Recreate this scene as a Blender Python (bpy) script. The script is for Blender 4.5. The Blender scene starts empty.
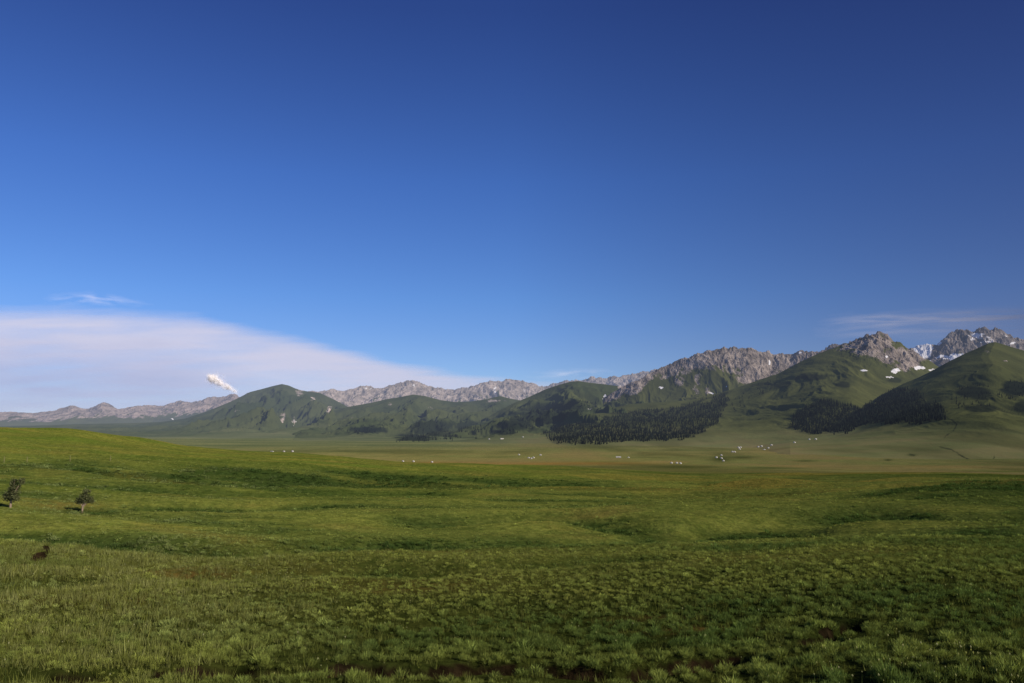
import bpy, math, numpy as np
from mathutils import Vector
rng = np.random.default_rng(7)
S = bpy.context.scene
COL = S.collection
CZ = 8.0                      # camera height above the valley datum
F = 796.0; PITCH = math.atan(86.5 / F)
SUN_AZ, SUN_EL = math.radians(126), math.radians(27)

# ------------------------------------------------------------------ helpers
def px2dir(px, py):
    """image position -> (azimuth, tangent of elevation)"""
    px = np.asarray(px, float); py = np.asarray(py, float)
    cx = (px - 512) / F; cy = (341.5 - py) / F
    y = math.cos(PITCH) - cy * math.sin(PITCH); z = math.sin(PITCH) + cy * math.cos(PITCH)
    return np.arctan2(cx, y), z / np.hypot(cx, y)

def dir2px(x, y, z):
    """world offset from the camera -> image position"""
    d = y * math.cos(PITCH) + z * math.sin(PITCH); u = -y * math.sin(PITCH) + z * math.cos(PITCH)
    d = np.maximum(d, 1e-3)
    return 512 + F * x / d, 341.5 - F * u / d

def sstep(a, b, x):
    t = np.clip((np.asarray(x, float) - a) / (b - a), 0, 1); return t * t * (3 - 2 * t)

_ANG = np.arange(65536) * (2 * math.pi / 65536); _COS = np.cos(_ANG); _SIN = np.sin(_ANG)
def noise(x, y, seed=0):
    """gradient noise"""
    x, y = np.broadcast_arrays(np.asarray(x, float), np.asarray(y, float))
    ix = np.floor(x); iy = np.floor(y); fx = x - ix; fy = y - iy
    u = fx * fx * fx * (fx * (fx * 6 - 15) + 10); v = fy * fy * fy * (fy * (fy * 6 - 15) + 10)
    hx = ix.astype(np.int64).astype(np.uint32) * np.uint32(374761393) + np.uint32((seed * 1442695041) & 0xFFFFFFFF)
    hy = iy.astype(np.int64).astype(np.uint32) * np.uint32(668265263)
    hx1 = hx + np.uint32(374761393); hy1 = hy + np.uint32(668265263)
    def g(h, dx, dy):
        h = (h ^ (h >> np.uint32(13))) * np.uint32(1274126177)
        h = (h ^ (h >> np.uint32(16))) * np.uint32(2246822519)
        h = (h ^ (h >> np.uint32(15))) & np.uint32(0xFFFF)
        return _COS[h] * dx + _SIN[h] * dy
    a = g(hx + hy, fx, fy); a = a + u * (g(hx1 + hy, fx - 1, fy) - a)
    b = g(hx + hy1, fx, fy - 1); b = b + u * (g(hx1 + hy1, fx - 1, fy - 1) - b)
    return (a + v * (b - a)) * 1.45

def fbm(x, y, seed=0, oct=4, gain=.5, lac=2.03):
    s = 0; a = 1; n = 0
    for i in range(oct):
        s = s + a * noise(x, y, seed + i * 17); n += a; a *= gain; x = x * lac + 3.1; y = y * lac + 1.7
    return s / n

def ridged(x, y, seed=0, oct=4, gain=.5, lac=2.1):
    s = 0; a = 1; n = 0
    for i in range(oct):
        s = s + a * (1 - np.abs(noise(x, y, seed + i * 17)) * 1.6); n += a; a *= gain; x = x * lac + 3.1; y = y * lac + 1.7
    return s / n

def mesh_from(name, verts, faces, mats, attrs=None, smooth=False, fmat=None):
    """numpy verts (n,3) + faces (m,k) -> mesh data"""
    me = bpy.data.meshes.new(name)
    verts = np.asarray(verts, np.float32); faces = np.asarray(faces, np.int32)
    m, k = faces.shape
    me.vertices.add(len(verts)); me.vertices.foreach_set('co', verts.ravel())
    me.loops.add(m * k); me.loops.foreach_set('vertex_index', faces.ravel())
    me.polygons.add(m); me.polygons.foreach_set('loop_start', np.arange(0, m * k, k, dtype=np.int32))
    me.polygons.foreach_set('use_smooth', np.full(m, smooth, bool))
    for mt in (mats if isinstance(mats, (list, tuple)) else [mats]): me.materials.append(mt)
    if fmat is not None: me.polygons.foreach_set('material_index', np.asarray(fmat, np.int32))
    for an, arr in (attrs or {}).items():
        arr = np.asarray(arr, np.float32)
        if arr.ndim == 1:
            a = me.attributes.new(an, 'FLOAT', 'POINT'); a.data.foreach_set('value', arr)
        else:
            a = me.attributes.new(an, 'FLOAT_COLOR', 'POINT')
            c = np.ones((len(arr), 4), np.float32); c[:, :3] = arr; a.data.foreach_set('color', c.ravel())
    me.update(calc_edges=True); me.validate()
    return me

def link(name, me, label=None, cat=None, group=None, kind=None, parent=None, loc=None):
    o = bpy.data.objects.new(name, me); COL.objects.link(o)
    if loc is not None: o.location = loc
    if label: o['label'] = label
    if cat: o['category'] = cat
    if group: o['group'] = group
    if kind: o['kind'] = kind
    if parent: o.parent = parent
    return o

def grid_faces(nr, nc):
    i = np.arange(nr * nc).reshape(nr, nc)
    return np.stack([i[:-1, :-1], i[:-1, 1:], i[1:, 1:], i[1:, :-1]], -1).reshape(-1, 4)

def srgb(r, g, b):
    c = np.array([r, g, b], float) / 255
    return np.where(c <= .04045, c / 12.92, ((c + .055) / 1.055) ** 2.4)

# ------------------------------------------------------------------ materials
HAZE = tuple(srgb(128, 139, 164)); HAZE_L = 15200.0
def new_mat(name):
    m = bpy.data.materials.new(name); m.use_nodes = True
    nt = m.node_tree; nt.nodes.clear(); return m, nt

class N:
    """tiny node builder"""
    def __init__(s, nt): s.nt = nt
    def node(s, t, **kw):
        n = s.nt.nodes.new(t)
        for k, v in kw.items():
            if k == 'inp':
                for kk, vv in v.items():
                    if hasattr(vv, 'is_linked'): s.nt.links.new(vv, n.inputs[kk])
                    else: n.inputs[kk].default_value = vv
            else: setattr(n, k, v)
        return n
    def math(s, op, a, b=0.0, c=0.0, clamp=False):
        n = s.node('ShaderNodeMath', operation=op, use_clamp=clamp)
        for i, v in enumerate((a, b, c)):
            if hasattr(v, 'is_linked'): s.nt.links.new(v, n.inputs[i])
            else: n.inputs[i].default_value = v
        return n.outputs[0]
    def mix(s, fac, a, b, blend='MIX'):
        n = s.node('ShaderNodeMix', data_type='RGBA', blend_type=blend)
        for i, v in ((0, fac), (6, a), (7, b)):
            if hasattr(v, 'is_linked'): s.nt.links.new(v, n.inputs[i])
            else: n.inputs[i].default_value = (*v, 1) if isinstance(v, (tuple, list, np.ndarray)) else v
        return n.outputs[2]
    def noise(s, vec, scale, detail=4, rough=.55, dist=0):
        return s.node('ShaderNodeTexNoise', inp={'Vector': vec, 'Scale': scale, 'Detail': detail, 'Roughness': rough, 'Distortion': dist}).outputs['Fac']
    def ramp(s, fac, a, b):
        n = s.node('ShaderNodeMapRange', inp={0: fac, 1: a, 2: b, 3: 0.0, 4: 1.0}); n.interpolation_type = 'SMOOTHSTEP'
        return n.outputs[0]
    def attr(s, name, out='Fac'):
        return s.node('ShaderNodeAttribute', attribute_name=name).outputs[out]
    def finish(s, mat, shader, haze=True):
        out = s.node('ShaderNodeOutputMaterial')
        if haze:   # aerial perspective painted on: haze-coloured glow mixed into the surface, stronger farther out
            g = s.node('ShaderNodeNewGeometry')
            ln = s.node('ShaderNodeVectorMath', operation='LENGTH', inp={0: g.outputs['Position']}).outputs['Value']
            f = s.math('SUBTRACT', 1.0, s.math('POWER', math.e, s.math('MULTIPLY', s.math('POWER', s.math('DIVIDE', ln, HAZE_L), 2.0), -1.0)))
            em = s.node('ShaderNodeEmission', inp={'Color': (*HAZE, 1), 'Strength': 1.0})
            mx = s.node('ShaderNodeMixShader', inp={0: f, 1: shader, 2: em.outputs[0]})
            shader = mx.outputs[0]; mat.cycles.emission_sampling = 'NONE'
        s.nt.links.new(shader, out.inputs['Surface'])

def simple_mat(name, col, rough=.9, var=.25, scale=3.0, haze=False, spec=.1):
    m, nt = new_mat(name); n = N(nt)
    p = n.node('ShaderNodeTexCoord').outputs['Object']
    f = n.noise(p, scale, 5)
    c = n.mix(f, tuple(np.array(col) * (1 - var)), tuple(np.array(col) * (1 + var)))
    b = n.node('ShaderNodeBsdfPrincipled', inp={'Base Color': c, 'Roughness': rough, 'Specular IOR Level': spec})
    n.finish(m, b.outputs[0], haze); return m

def leaf_mat(name, haze=False, transl=.3):
    m, nt = new_mat(name); n = N(nt)
    c = n.attr('col', 'Color')
    d = n.node('ShaderNodeBsdfDiffuse', inp={'Color': c})
    t = n.node('ShaderNodeBsdfTranslucent', inp={'Color': n.mix(1.0, c, (1.15, 1.1, .6), 'MULTIPLY')})
    mx = n.node('ShaderNodeMixShader', inp={0: transl, 1: d.outputs[0], 2: t.outputs[0]})
    n.finish(m, mx.outputs[0], haze); return m

def mountain_mat(name, grass_a, grass_b, rock_a, rock_b, scale=1.0):
    m, nt = new_mat(name); n = N(nt)
    p = n.node('ShaderNodeNewGeometry').outputs['Position']
    mp = n.node('ShaderNodeMapping', inp={'Vector': p, 'Scale': (1, .6, 1)}).outputs[0]
    big = n.noise(mp, .0022 * scale, 5, .6); mid = n.noise(mp, .012 * scale, 5, .65); fine = n.noise(n.node('ShaderNodeMapping', inp={'Vector': p, 'Scale': (1, .5, .5)}).outputs[0], .055 * scale, 5, .72)
    g = n.mix(n.ramp(big, .35, .65), grass_a, grass_b)
    g = n.mix(n.math('MULTIPLY', n.ramp(mid, .45, .75), .45), g, tuple(np.array(grass_a) * .5))
    g = n.mix(n.attr('dry'), g, n.attr('valley', 'Color'))
    g = n.mix(n.attr('dark'), g, (.012, .018, .012))
    r = n.mix(n.ramp(mid, .3, .7), rock_a, rock_b)
    r = n.mix(n.math('MULTIPLY', n.ramp(fine, .48, .68), .8), r, tuple(np.array(rock_a) * .3))
    rk = n.math('ADD', n.attr('rock'), n.math('MULTIPLY', n.math('SUBTRACT', mid, .5), 1.1))
    rk = n.math('ADD', rk, n.math('MULTIPLY', n.math('SUBTRACT', fine, .5), .8))
    rk = n.ramp(rk, .42, .6)
    c = n.mix(rk, g, r)
    sa = n.attr('snow'); sn = n.math('ADD', sa, n.math('MULTIPLY', n.math('ADD', n.math('SUBTRACT', mid, .5), n.math('MULTIPLY', n.math('SUBTRACT', fine, .5), .7)), 1.35))
    sn = n.math('MULTIPLY', n.ramp(sn, .52, .62), n.ramp(sa, .12, .3))
    c = n.mix(sn, c, (.88, .86, .85))
    bh = n.math('ADD', n.math('MULTIPLY', mid, 1.0), n.math('MULTIPLY', fine, .35))
    bs = n.math('ADD', .12, n.math('MULTIPLY', n.math('MULTIPLY', rk, n.math('SUBTRACT', 1.0, sn)), .75))
    bp = n.node('ShaderNodeBump', inp={'Height': bh, 'Strength': bs, 'Distance': 45.0 / scale})
    d = n.node('ShaderNodeBsdfDiffuse', inp={'Color': c, 'Roughness': .6, 'Normal': bp.outputs[0]})
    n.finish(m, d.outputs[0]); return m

# ------------------------------------------------------------------ the ground
RL = np.array([.5, 5, 10, 18, 22, 28, 36, 50, 70, 110, 150, 185, 260, 340, 420, 600, 1000, 1800, 3000, 5000, 8000, 15000, 40000], float)
CX = [0, 65, 130, 190, 250, 420, 560, 700, 1024]
near = [-1.7, -2.6, -4.3, -6.6]
rows_near = [683, 640, 600, 560, 530]
rows_mid = {0: [494, 477, 459.5, 440, 426.3], 65: [495, 479, 460.5, 442, 428.3], 130: [497, 482, 462, 447, 436.6], 190: [498, 484, 464, 453, 446.5],
            250: [500, 487, 466.5, 457, 450.8], 420: [500, 487, 474, 466, 463], 560: [501, 488, 480, 471, 466.3], 700: [501, 490, 484, 478, 474], 1024: [501, 490, 484, 478, 474]}
z_420 = {0: -2.2, 65: -3, 130: -7, 190: -11, 250: -14.5, 420: -19.5, 560: -21, 700: -22.9, 1024: -22.9}
z_600 = {0: -22, 65: -23, 130: -26, 190: -28, 250: -30, 420: -32, 560: -31.5, 700: -30.5, 1024: -30.5}
far = [-46, -62, -70, -66, -50, 40, 60]
TB = []
for cx in CX:
    z = list(near)
    for r, row in zip(RL[4:14], rows_near + rows_mid[cx]): z.append(r * px2dir(cx, row)[1])
    z += [z_420[cx], z_600[cx]] + far
    TB.append(z)
TB = np.array(TB); CAZ = px2dir(np.array(CX), 450)[0]
LRF = np.linspace(np.log(RL[0]), np.log(RL[-1]), 900)
_tab = []
for row in TB:
    t = np.interp(LRF, np.log(RL), row)
    k = np.exp(-np.linspace(-2, 2, 15) ** 2); k /= k.sum()
    tp = np.pad(t, 7, 'edge'); _tab.append(np.convolve(tp, k, 'valid'))
_tab = np.array(_tab)
def base_z(az, r):
    lr = np.clip((np.log(np.maximum(r, .5)) - LRF[0]) / (LRF[1] - LRF[0]), 0, 898.999)
    i = lr.astype(int); f = lr - i
    ca = np.clip(np.interp(az, CAZ, np.arange(len(CAZ))), 0, len(CAZ) - 1.0001)
    j = ca.astype(int); g = ca - j; g = g * g * (3 - 2 * g) * .5 + g * .5
    a = _tab[j, i] * (1 - f) + _tab[j, i + 1] * f; b = _tab[j + 1, i] * (1 - f) + _tab[j + 1, i + 1] * f
    return a * (1 - g) + b * g

def ground_hit(px, py, rmin=15):
    """where the line of sight of an image position first meets the smooth ground"""
    az, te = px2dir(px, py)
    r = np.exp(np.linspace(math.log(rmin), math.log(9000), 4000))
    k = np.argmax(base_z(np.full_like(r, float(az)), r) >= r * float(te))
    return float(r[k] * math.sin(az)), float(r[k] * math.cos(az)), float(r[k])

def polyline(pts): return np.array([ground_hit(*p)[:2] for p in pts])
def dist_poly(x, y, P):
    d = np.full(np.shape(x), 1e9)
    for a, b in zip(P[:-1], P[1:]):
        ab = b - a; t = np.clip(((x - a[0]) * ab[0] + (y - a[1]) * ab[1]) / (ab @ ab), 0, 1)
        d = np.minimum(d, np.hypot(x - a[0] - t * ab[0], y - a[1] - t * ab[1]))
    return d

# hollows in the meadow: (points, depth, half width, bare soil, lush)
HOLLOWS = [
    ([(-40, 676), (60, 676), (150, 673), (230, 670), (300, 671), (370, 668), (420, 673), (480, 667), (560, 671), (620, 676), (660, 668), (700, 665), (735, 661)], 1.05, .95, 1.0, .2),
    ([(818, 640), (830, 634), (838, 630), (850, 623)], 1.0, .6, 1.0, .2),
    ([(28, 564), (36, 557), (42, 549), (52, 541)], .13, .36, 1.0, .0),
    ([(-30, 590), (10, 584), (60, 580)], .5, 1.8, .0, .7),
    ([(-40, 530), (60, 533), (140, 541), (230, 549), (300, 546), (360, 543), (450, 540), (560, 537), (680, 530), (800, 520)], .9, 3.2, .0, .9),
    ([(200, 574), (300, 572), (340, 570), (430, 574)], .4, 1.8, .0, .7),
    ([(520, 566), (580, 562), (640, 560)], .4, 2.0, .0, .7),
    ([(-40, 507), (40, 512), (100, 508), (180, 505)], .8, 4, .0, .8),
    ([(420, 520), (560, 517), (680, 524), (760, 518), (880, 510)], .8, 4, .0, .7),
    ([(560, 494), (660, 497), (740, 499), (800, 495)], .7, 5, .0, .7),
    ([(760, 522), (800, 527), (840, 524)], .7, 3, .0, .8),
    ([(600, 478), (680, 482), (760, 486), (860, 482)], .6, 7, .0, .5),
]
HOLLOWS = [(polyline(p), d * (.85 if s else 1.45), w * (.68 if s and w > .8 else 1), s, l * 1.1) for p, d, w, s, l in HOLLOWS]
BARE = [(*ground_hit(px, py)[:2], sx, sy, a) for px, py, sx, sy, a in [(192, 569, 2.4, 2.2, .7), (215, 573, 1.5, 1.2, .6), (380, 549, 1.3, 1.6, .9), (100, 600, 3, 2.0, .5), (700, 628, 2.0, .8, .7), (655, 618, 1.8, .8, .5), (235, 575, 1.5, 1.5, .5), (60, 500, 4, 5, .4), (430, 548, 2.5, 1.2, .6)]]
MOUNDS = [(*ground_hit(985, 497)[:2], 17, 9, 1.5), (*ground_hit(1050, 492)[:2], 20, 12, 1.6)]

def ground(x, y, want=False):
    """height of the land (relative to the camera), plus lush / soil masks"""
    x = np.asarray(x, float); y = np.asarray(y, float)
    az = np.arctan2(x, y); r = np.hypot(x, y)
    z = base_z(az, r)
    sm = sstep(15, 40, r)
    nearw = sm * (1 - sstep(260, 500, r))
    wx = x + 6 * fbm(x / 30, y / 30, 5, 2); wy = y + 6 * fbm(x / 30, y / 30, 9, 2)
    roll = fbm(wx / 60 + wy / 70, wy / 24, 3, 3) + .9 * ridged(wx / 110 - wy / 80, wy / 30, 13, 2) - .55
    z = z + nearw * 1.05 * roll * np.clip(r / 90, .35, 1.5)
    z = z + sm * .12 * fbm(x / 5, y / 5, 21, 3) * (1 - sstep(150, 300, r))
    z = z + sstep(350, 900, r) * (fbm(x / 420, y / 260, 31, 4) * 5.0) + sstep(2200, 4500, r) * (1 - sstep(9000, 13000, r)) * 16 * fbm(x / 1300, y / 900, 33, 4)
    lush = .36 + .8 * fbm(wx / 26, wy / 11, 41, 4) - .75 * roll
    fold = fbm(wx / 42 + wy / 55, wy / 5.5, 47, 4); fw = sstep(48, 75, r) * (1 - sstep(200, 290, r))
    lush = lush + fw * .75 * np.clip(fold * 1.9, -.7, .8); z = z - fw * .32 * fold
    soil = np.zeros_like(r)
    jig = .45 * fbm(x / 1.3, y / 1.3, 77, 3)
    for P, d, w, s, l in HOLLOWS:
        box = (x > P[:, 0].min() - 4 * w) & (x < P[:, 0].max() + 4 * w) & (y > P[:, 1].min() - 4 * w) & (y < P[:, 1].max() + 4 * w)
        if not box.any(): continue
        dd = dist_poly(x[box], y[box], P)
        q = np.exp(-(np.maximum(dd - (.4 * w if s else 0), 0) / (w * (.45 if s else .9))) ** 2)
        z[box] -= d * q
        lush[box] += l * np.exp(-(dd / w) ** 2) * np.clip(.75 + 1.2 * fbm(x[box] / 9, y[box] / 6, 45, 3), .1, 1.2) - (.6 * np.exp(-((dd - 2.2 * w) / w) ** 2) if not s else 0)
        if s: soil[box] = np.maximum(soil[box], s * (1 - sstep(.75 * w, 1.35 * w, dd + jig[box] * min(1, w * 1.2))) * (sstep(-.3, .12, fbm(x[box] / 2.3, y[box] / 2.3, 79, 3)) if len(P) > 8 else sstep(-.35, .0, fbm(x[box] / .9, y[box] / 2.5, 79, 3))))
    for mx, my, sx, sy, h in MOUNDS:
        q = np.exp(-((x - mx) / sx) ** 2 - ((y - my) / sy) ** 2); z = z + h * q; lush = lush + .9 * q
    # the bank below the near hill carries taller, darker growth
    px, py = dir2px(x, y, z)
    top = np.interp(px, [0, 130, 250, 330, 420, 560, 640], [462, 464, 467, 470, 475, 480, 484])
    bot = np.interp(px, [0, 130, 250, 330, 420, 560, 640], [478, 486, 492, 491, 489, 488, 489])
    e = py + 2.6 * fbm(x / 9, y / 9, 55, 3)
    bank = np.clip(.66 + 1.1 * fbm(x / 16, y / 12, 57, 3), 0, 1) * sstep(top - 4, top + 8, e) * (1 - sstep(bot - 9, bot + 4, e)) * (1 - sstep(480, 650, px)) * (r > 120) * (r < 330)
    lush = lush * (1 - .75 * sstep(180, 260, r) * (px < 700)) + bank * 1.0
    lush = np.clip(lush, 0, 1)
    if want: return z, lush, soil, bank, px, py
    return z

azs = np.concatenate([np.linspace(-math.pi, -.80, 60, endpoint=False), np.linspace(-.80, .80, 900, endpoint=False), np.linspace(.80, math.pi, 60)])
rs = np.concatenate([np.geomspace(.5, 14, 30, endpoint=False), np.geomspace(14, 600, 500, endpoint=False), np.geomspace(600, 40000, 220)])
A, R = np.meshgrid(azs, rs)
X = R * np.sin(A); Y = R * np.cos(A)
Z, LUSH, SOIL, BANK, PX, PY = ground(X.ravel(), Y.ravel(), True)
X = X.ravel(); Y = Y.ravel(); Rr = R.ravel()

def lerp(a, b, t): return a * (1 - t[:, None]) + b * t[:, None]
G_SHORT = srgb(107, 115, 56); G_LUSH = srgb(64, 80, 40); G_DRY = srgb(124, 112, 62); SOILC = srgb(50, 41, 30)
def bare(x, y):
    b = np.zeros(len(x))
    for bx, by, sx, sy, a in BARE:
        b = np.maximum(b, a * np.exp(-((x - bx) / sx) ** 2 - ((y - by) / sy) ** 2))
    return np.clip(b * (1 + .9 * fbm(x / 1.2, y / 1.2, 99, 3)), 0, 1)
def ground_colour(x, y, r, lush, soil, px, py, bank):
    n1 = fbm(x / 17, y / 11, 61, 4); n2 = fbm(x / 60, y / 60, 67, 3)
    c = lerp(np.tile(G_SHORT, (len(x), 1)), G_LUSH, lush)
    c = lerp(c, G_DRY, np.clip(-.05 + n1 * 1.2 - lush * .8, 0, .85))
    hill = sstep(170, 215, r) * (1 - sstep(520, 640, px)) * (1 - sstep(400, 460, r)) * (1 - bank)
    hc = lerp(np.tile(srgb(94, 110, 46), (len(x), 1)), srgb(122, 118, 58), np.clip(.35 + fbm(x / 30, y / 9, 71, 4) * 1.4, 0, 1))
    c = lerp(c, hc, hill * .9)
    c = lerp(c, srgb(138, 112, 66), bare(x, y))
    # the valley floor: pale dry pasture in long bands
    b2 = fbm(x / 110 + .4 * n2, y / 34, 85, 4); mw = sstep(90, 170, r) * (1 - hill) * (1 - bank)
    c = lerp(c, srgb(124, 112, 54), np.clip(b2 * 2.6 - .1, 0, .75) * mw); c = lerp(c, srgb(66, 84, 34), np.clip(-b2 * 2.6 - .1, 0, .75) * mw)
    v = sstep(230, 620, r + 160 * fbm(x / 90, y / 60, 87, 3))
    band = fbm(x / 900 + .3 * n2, y / 150, 81, 4)
    vc = lerp(np.tile(srgb(120, 125, 75), (len(x), 1)), srgb(136, 130, 83), np.clip(.5 + band * 1.6, 0, 1))
    gb = sstep(.08, .3, fbm(x / 700 + 7, y / 120, 83, 4))
    vc = lerp(vc, srgb(88, 100, 46), gb * .8 * (1 - sstep(900, 1500, r)))
    dy = np.exp(-((py - 463.5) / 1.8) ** 2) * sstep(390, 430, px) * (1 - sstep(600, 700, px)) * .8
    vc = lerp(vc, srgb(146, 112, 62), dy)
    st = fbm(x / 260, y / 900, 95, 4)
    vc = lerp(vc, srgb(92, 92, 54), np.clip(st * 2.2, 0, .7)); vc = lerp(vc, srgb(140, 124, 84), np.clip(-st * 2.0 - .1, 0, .6))
    for (cx, cy, sx, sy, a) in [(720, 459, 9, 3, .8), (742, 457.5, 14, 1.6, .8), (675, 450, 16, 1.2, .5), (365, 451.5, 30, 1.6, .6), (590, 446.5, 40, 3.5, .5), (805, 461, 10, 1.2, .6), (888, 460, 4, 1, .9), (912, 455, 4, 1.2, .9), (770, 468, 30, 1.2, .6), (680, 467, 30, 1.3, .6), (930, 449, 30, 8, .35)]:
        vc = lerp(vc, srgb(58, 68, 36), a * np.exp(-((px - cx) / sx) ** 2 - ((py - cy) / sy) ** 2))
    for (cx, cy, sx, sy, a) in [(665, 462, 24, 1.3, .7), (750, 477, 80, .9, .7), (800, 466, 30, .8, .5), (950, 467, 60, 1.5, .6), (770, 450, 30, 4, .4)]:
        vc = lerp(vc, srgb(158, 136, 88), a * np.exp(-((px - cx) / sx) ** 2 - ((py - cy) / sy) ** 2))
    st2 = fbm(x / 900, y / 260, 97, 4)
    vc = lerp(vc, lerp(np.tile(srgb(86, 98, 66), (len(x), 1)), srgb(116, 120, 84), np.clip(.5 + 1.6 * st2, 0, 1)), sstep(1800, 3600, r) * .9 * (1 - .75 * sstep(430, 600, px)))
    c = lerp(c, vc, v)
    # right-hand meadow: greener bands before the plain
    k = 1 + .32 * fbm(x / 3.5, y / 3.5, 91, 3) * (1 - sstep(60, 140, r))
    c = c * k[:, None]
    soil = sstep(.08, .4, soil); return lerp(c, SOILC * (.7 + .5 * (fbm(x / .6, y / .6, 93, 3)[:, None] + .5)), soil)

gcol = ground_colour(X, Y, Rr, LUSH, SOIL, PX, PY, BANK)
fl = np.concatenate([grid_faces(len(rs), len(azs))])
# ground under and between the clumps darkened: shade painted into its colour
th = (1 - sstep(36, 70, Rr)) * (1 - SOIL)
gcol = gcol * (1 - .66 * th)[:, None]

m_ground, nt = new_mat('meadow_soil_and_turf'); n = N(nt)
p = n.node('ShaderNodeNewGeometry').outputs['Position']
c = n.attr('col', 'Color')
f1 = n.noise(p, 3.0, 5, .7); f2 = n.noise(n.node('ShaderNodeMapping', inp={'Vector': p, 'Scale': (.05, .12, .1)}).outputs[0], 1.0, 6, .65)
f4 = n.noise(p, .9, 4, .7)
c = n.mix(n.ramp(f4, .35, .65), n.mix(1.0, c, (.68, .74, .66), 'MULTIPLY'), n.mix(1.0, c, (1.18, 1.14, 1.1), 'MULTIPLY'))
c = n.mix(n.ramp(f1, .3, .75), n.mix(1.0, c, (.62, .62, .6), 'MULTIPLY'), n.mix(1.0, c, (1.22, 1.2, 1.1), 'MULTIPLY'))
c = n.mix(n.ramp(f2, .35, .65), n.mix(1.0, c, (.78, .82, .8), 'MULTIPLY'), n.mix(1.0, c, (1.15, 1.1, 1.0), 'MULTIPLY'))
f3 = n.noise(n.node('ShaderNodeMapping', inp={'Vector': p, 'Scale': (.4, .4, .4)}).outputs[0], 1.0, 6, .7)
bmp = n.node('ShaderNodeBump', inp={'Height': f3, 'Strength': .5, 'Distance': 1.2})
d = n.node('ShaderNodeBsdfDiffuse', inp={'Color': c, 'Roughness': .8, 'Normal': bmp.outputs[0]})
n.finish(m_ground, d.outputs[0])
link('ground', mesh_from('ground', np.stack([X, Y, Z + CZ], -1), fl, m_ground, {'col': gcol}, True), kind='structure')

def pip(px, py, poly):
    poly = np.array(poly, float); ins = np.zeros(px.shape, bool); j = len(poly) - 1
    for i in range(len(poly)):
        xi, yi = poly[i]; xj, yj = poly[j]
        ins ^= ((yi > py) != (yj > py)) & (px < (xj - xi) * (py - yi) / (yj - yi + 1e-9) + xi); j = i
    return ins

STANDS = [  # polygon, patches, count, label, group, thin
    ([(541, 437), (556, 428), (575, 423), (600, 419), (620, 414), (640, 411), (665, 410), (690, 405), (706, 402), (716, 396), (729, 394), (728, 404), (722, 418), (710, 430), (692, 438), (668, 441), (630, 442), (590, 444), (560, 444)],
     ('g_rock', 'h_right', 'f_green'), 4200, 'dark spruce in the long stand below the brown rocky peak', 'spruces in the long stand', 0),
    ([(788, 428), (796, 414), (806, 406), (822, 402), (838, 402), (850, 404), (862, 410), (872, 405), (885, 396), (898, 390), (912, 390), (922, 396), (926, 404), (942, 407), (946, 422), (925, 424), (890, 424), (862, 427), (836, 433), (815, 435), (800, 431)],
     ('j_front', 'h_right'), 3800, 'dark spruce in the stand under the pointed green mountain', 'spruces in the right stand', 0),
    ([(500, 434), (512, 424), (530, 412), (548, 404), (575, 400), (598, 402), (590, 412), (565, 420), (540, 427), (515, 434)],
     ('f_green',), 330, 'small spruce scattered on the dark green spur right of centre', 'spruces on the dark spur', .1),
    ([(390, 446), (405, 438), (420, 424), (440, 420), (455, 428), (490, 424), (480, 434), (440, 441)],
     ('mid_green', 'f_green'), 330, 'tiny spruce at the wooded foot of the central green mountain', 'spruces at the central foot', .1),
    ([(348, 434), (352, 428), (372, 426), (388, 425), (386, 432), (366, 434)],
     ('mid_green', 'left_green'), 110, 'tiny spruce in the small dark wood left of centre', 'spruces in the small wood', 0),
    ([(728, 402), (745, 392), (775, 379), (778, 384), (755, 396), (735, 412)],
     ('h_right',), 50, 'lone spruce scattered up the gully above the long stand', 'spruces up the gully', .0),
    ([(950, 402), (962, 386), (985, 384), (996, 398), (985, 411), (960, 412)],
     ('j_front',), 70, 'stunted spruce scattered on the face of the pointed mountain', 'spruces on the pointed mountain', .15),
    ([(998, 396), (1004, 384), (1030, 380), (1040, 412), (1022, 412), (1010, 400)],
     ('j_front',), 70, 'stunted spruce near the right edge of the pointed mountain', 'spruces by the right edge', .1),
]
# ------------------------------------------------------------------ the mountains
GA, GB = tuple(srgb(74, 79, 45)), tuple(srgb(92, 95, 53))
RA, RB = tuple(srgb(142, 128, 114)), tuple(srgb(168, 150, 132))
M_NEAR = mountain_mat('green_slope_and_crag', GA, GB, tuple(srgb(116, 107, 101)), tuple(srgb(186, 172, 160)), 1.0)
M_PEAK = mountain_mat('shade_toned_peak', GA, GB, tuple(srgb(100, 95, 95)), tuple(srgb(172, 160, 150)), 1.0)  # rock tone lowered overall to stand in for the peak's shaded face
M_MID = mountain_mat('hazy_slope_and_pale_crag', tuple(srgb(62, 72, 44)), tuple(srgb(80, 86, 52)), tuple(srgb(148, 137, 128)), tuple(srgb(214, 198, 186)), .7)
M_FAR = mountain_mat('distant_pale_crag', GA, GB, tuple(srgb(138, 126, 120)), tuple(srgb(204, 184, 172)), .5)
PATCH = {}
def lerpx(px, pts):
    pts = np.array(pts, float); return np.interp(px, pts[:, 0], pts[:, 1])

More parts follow.
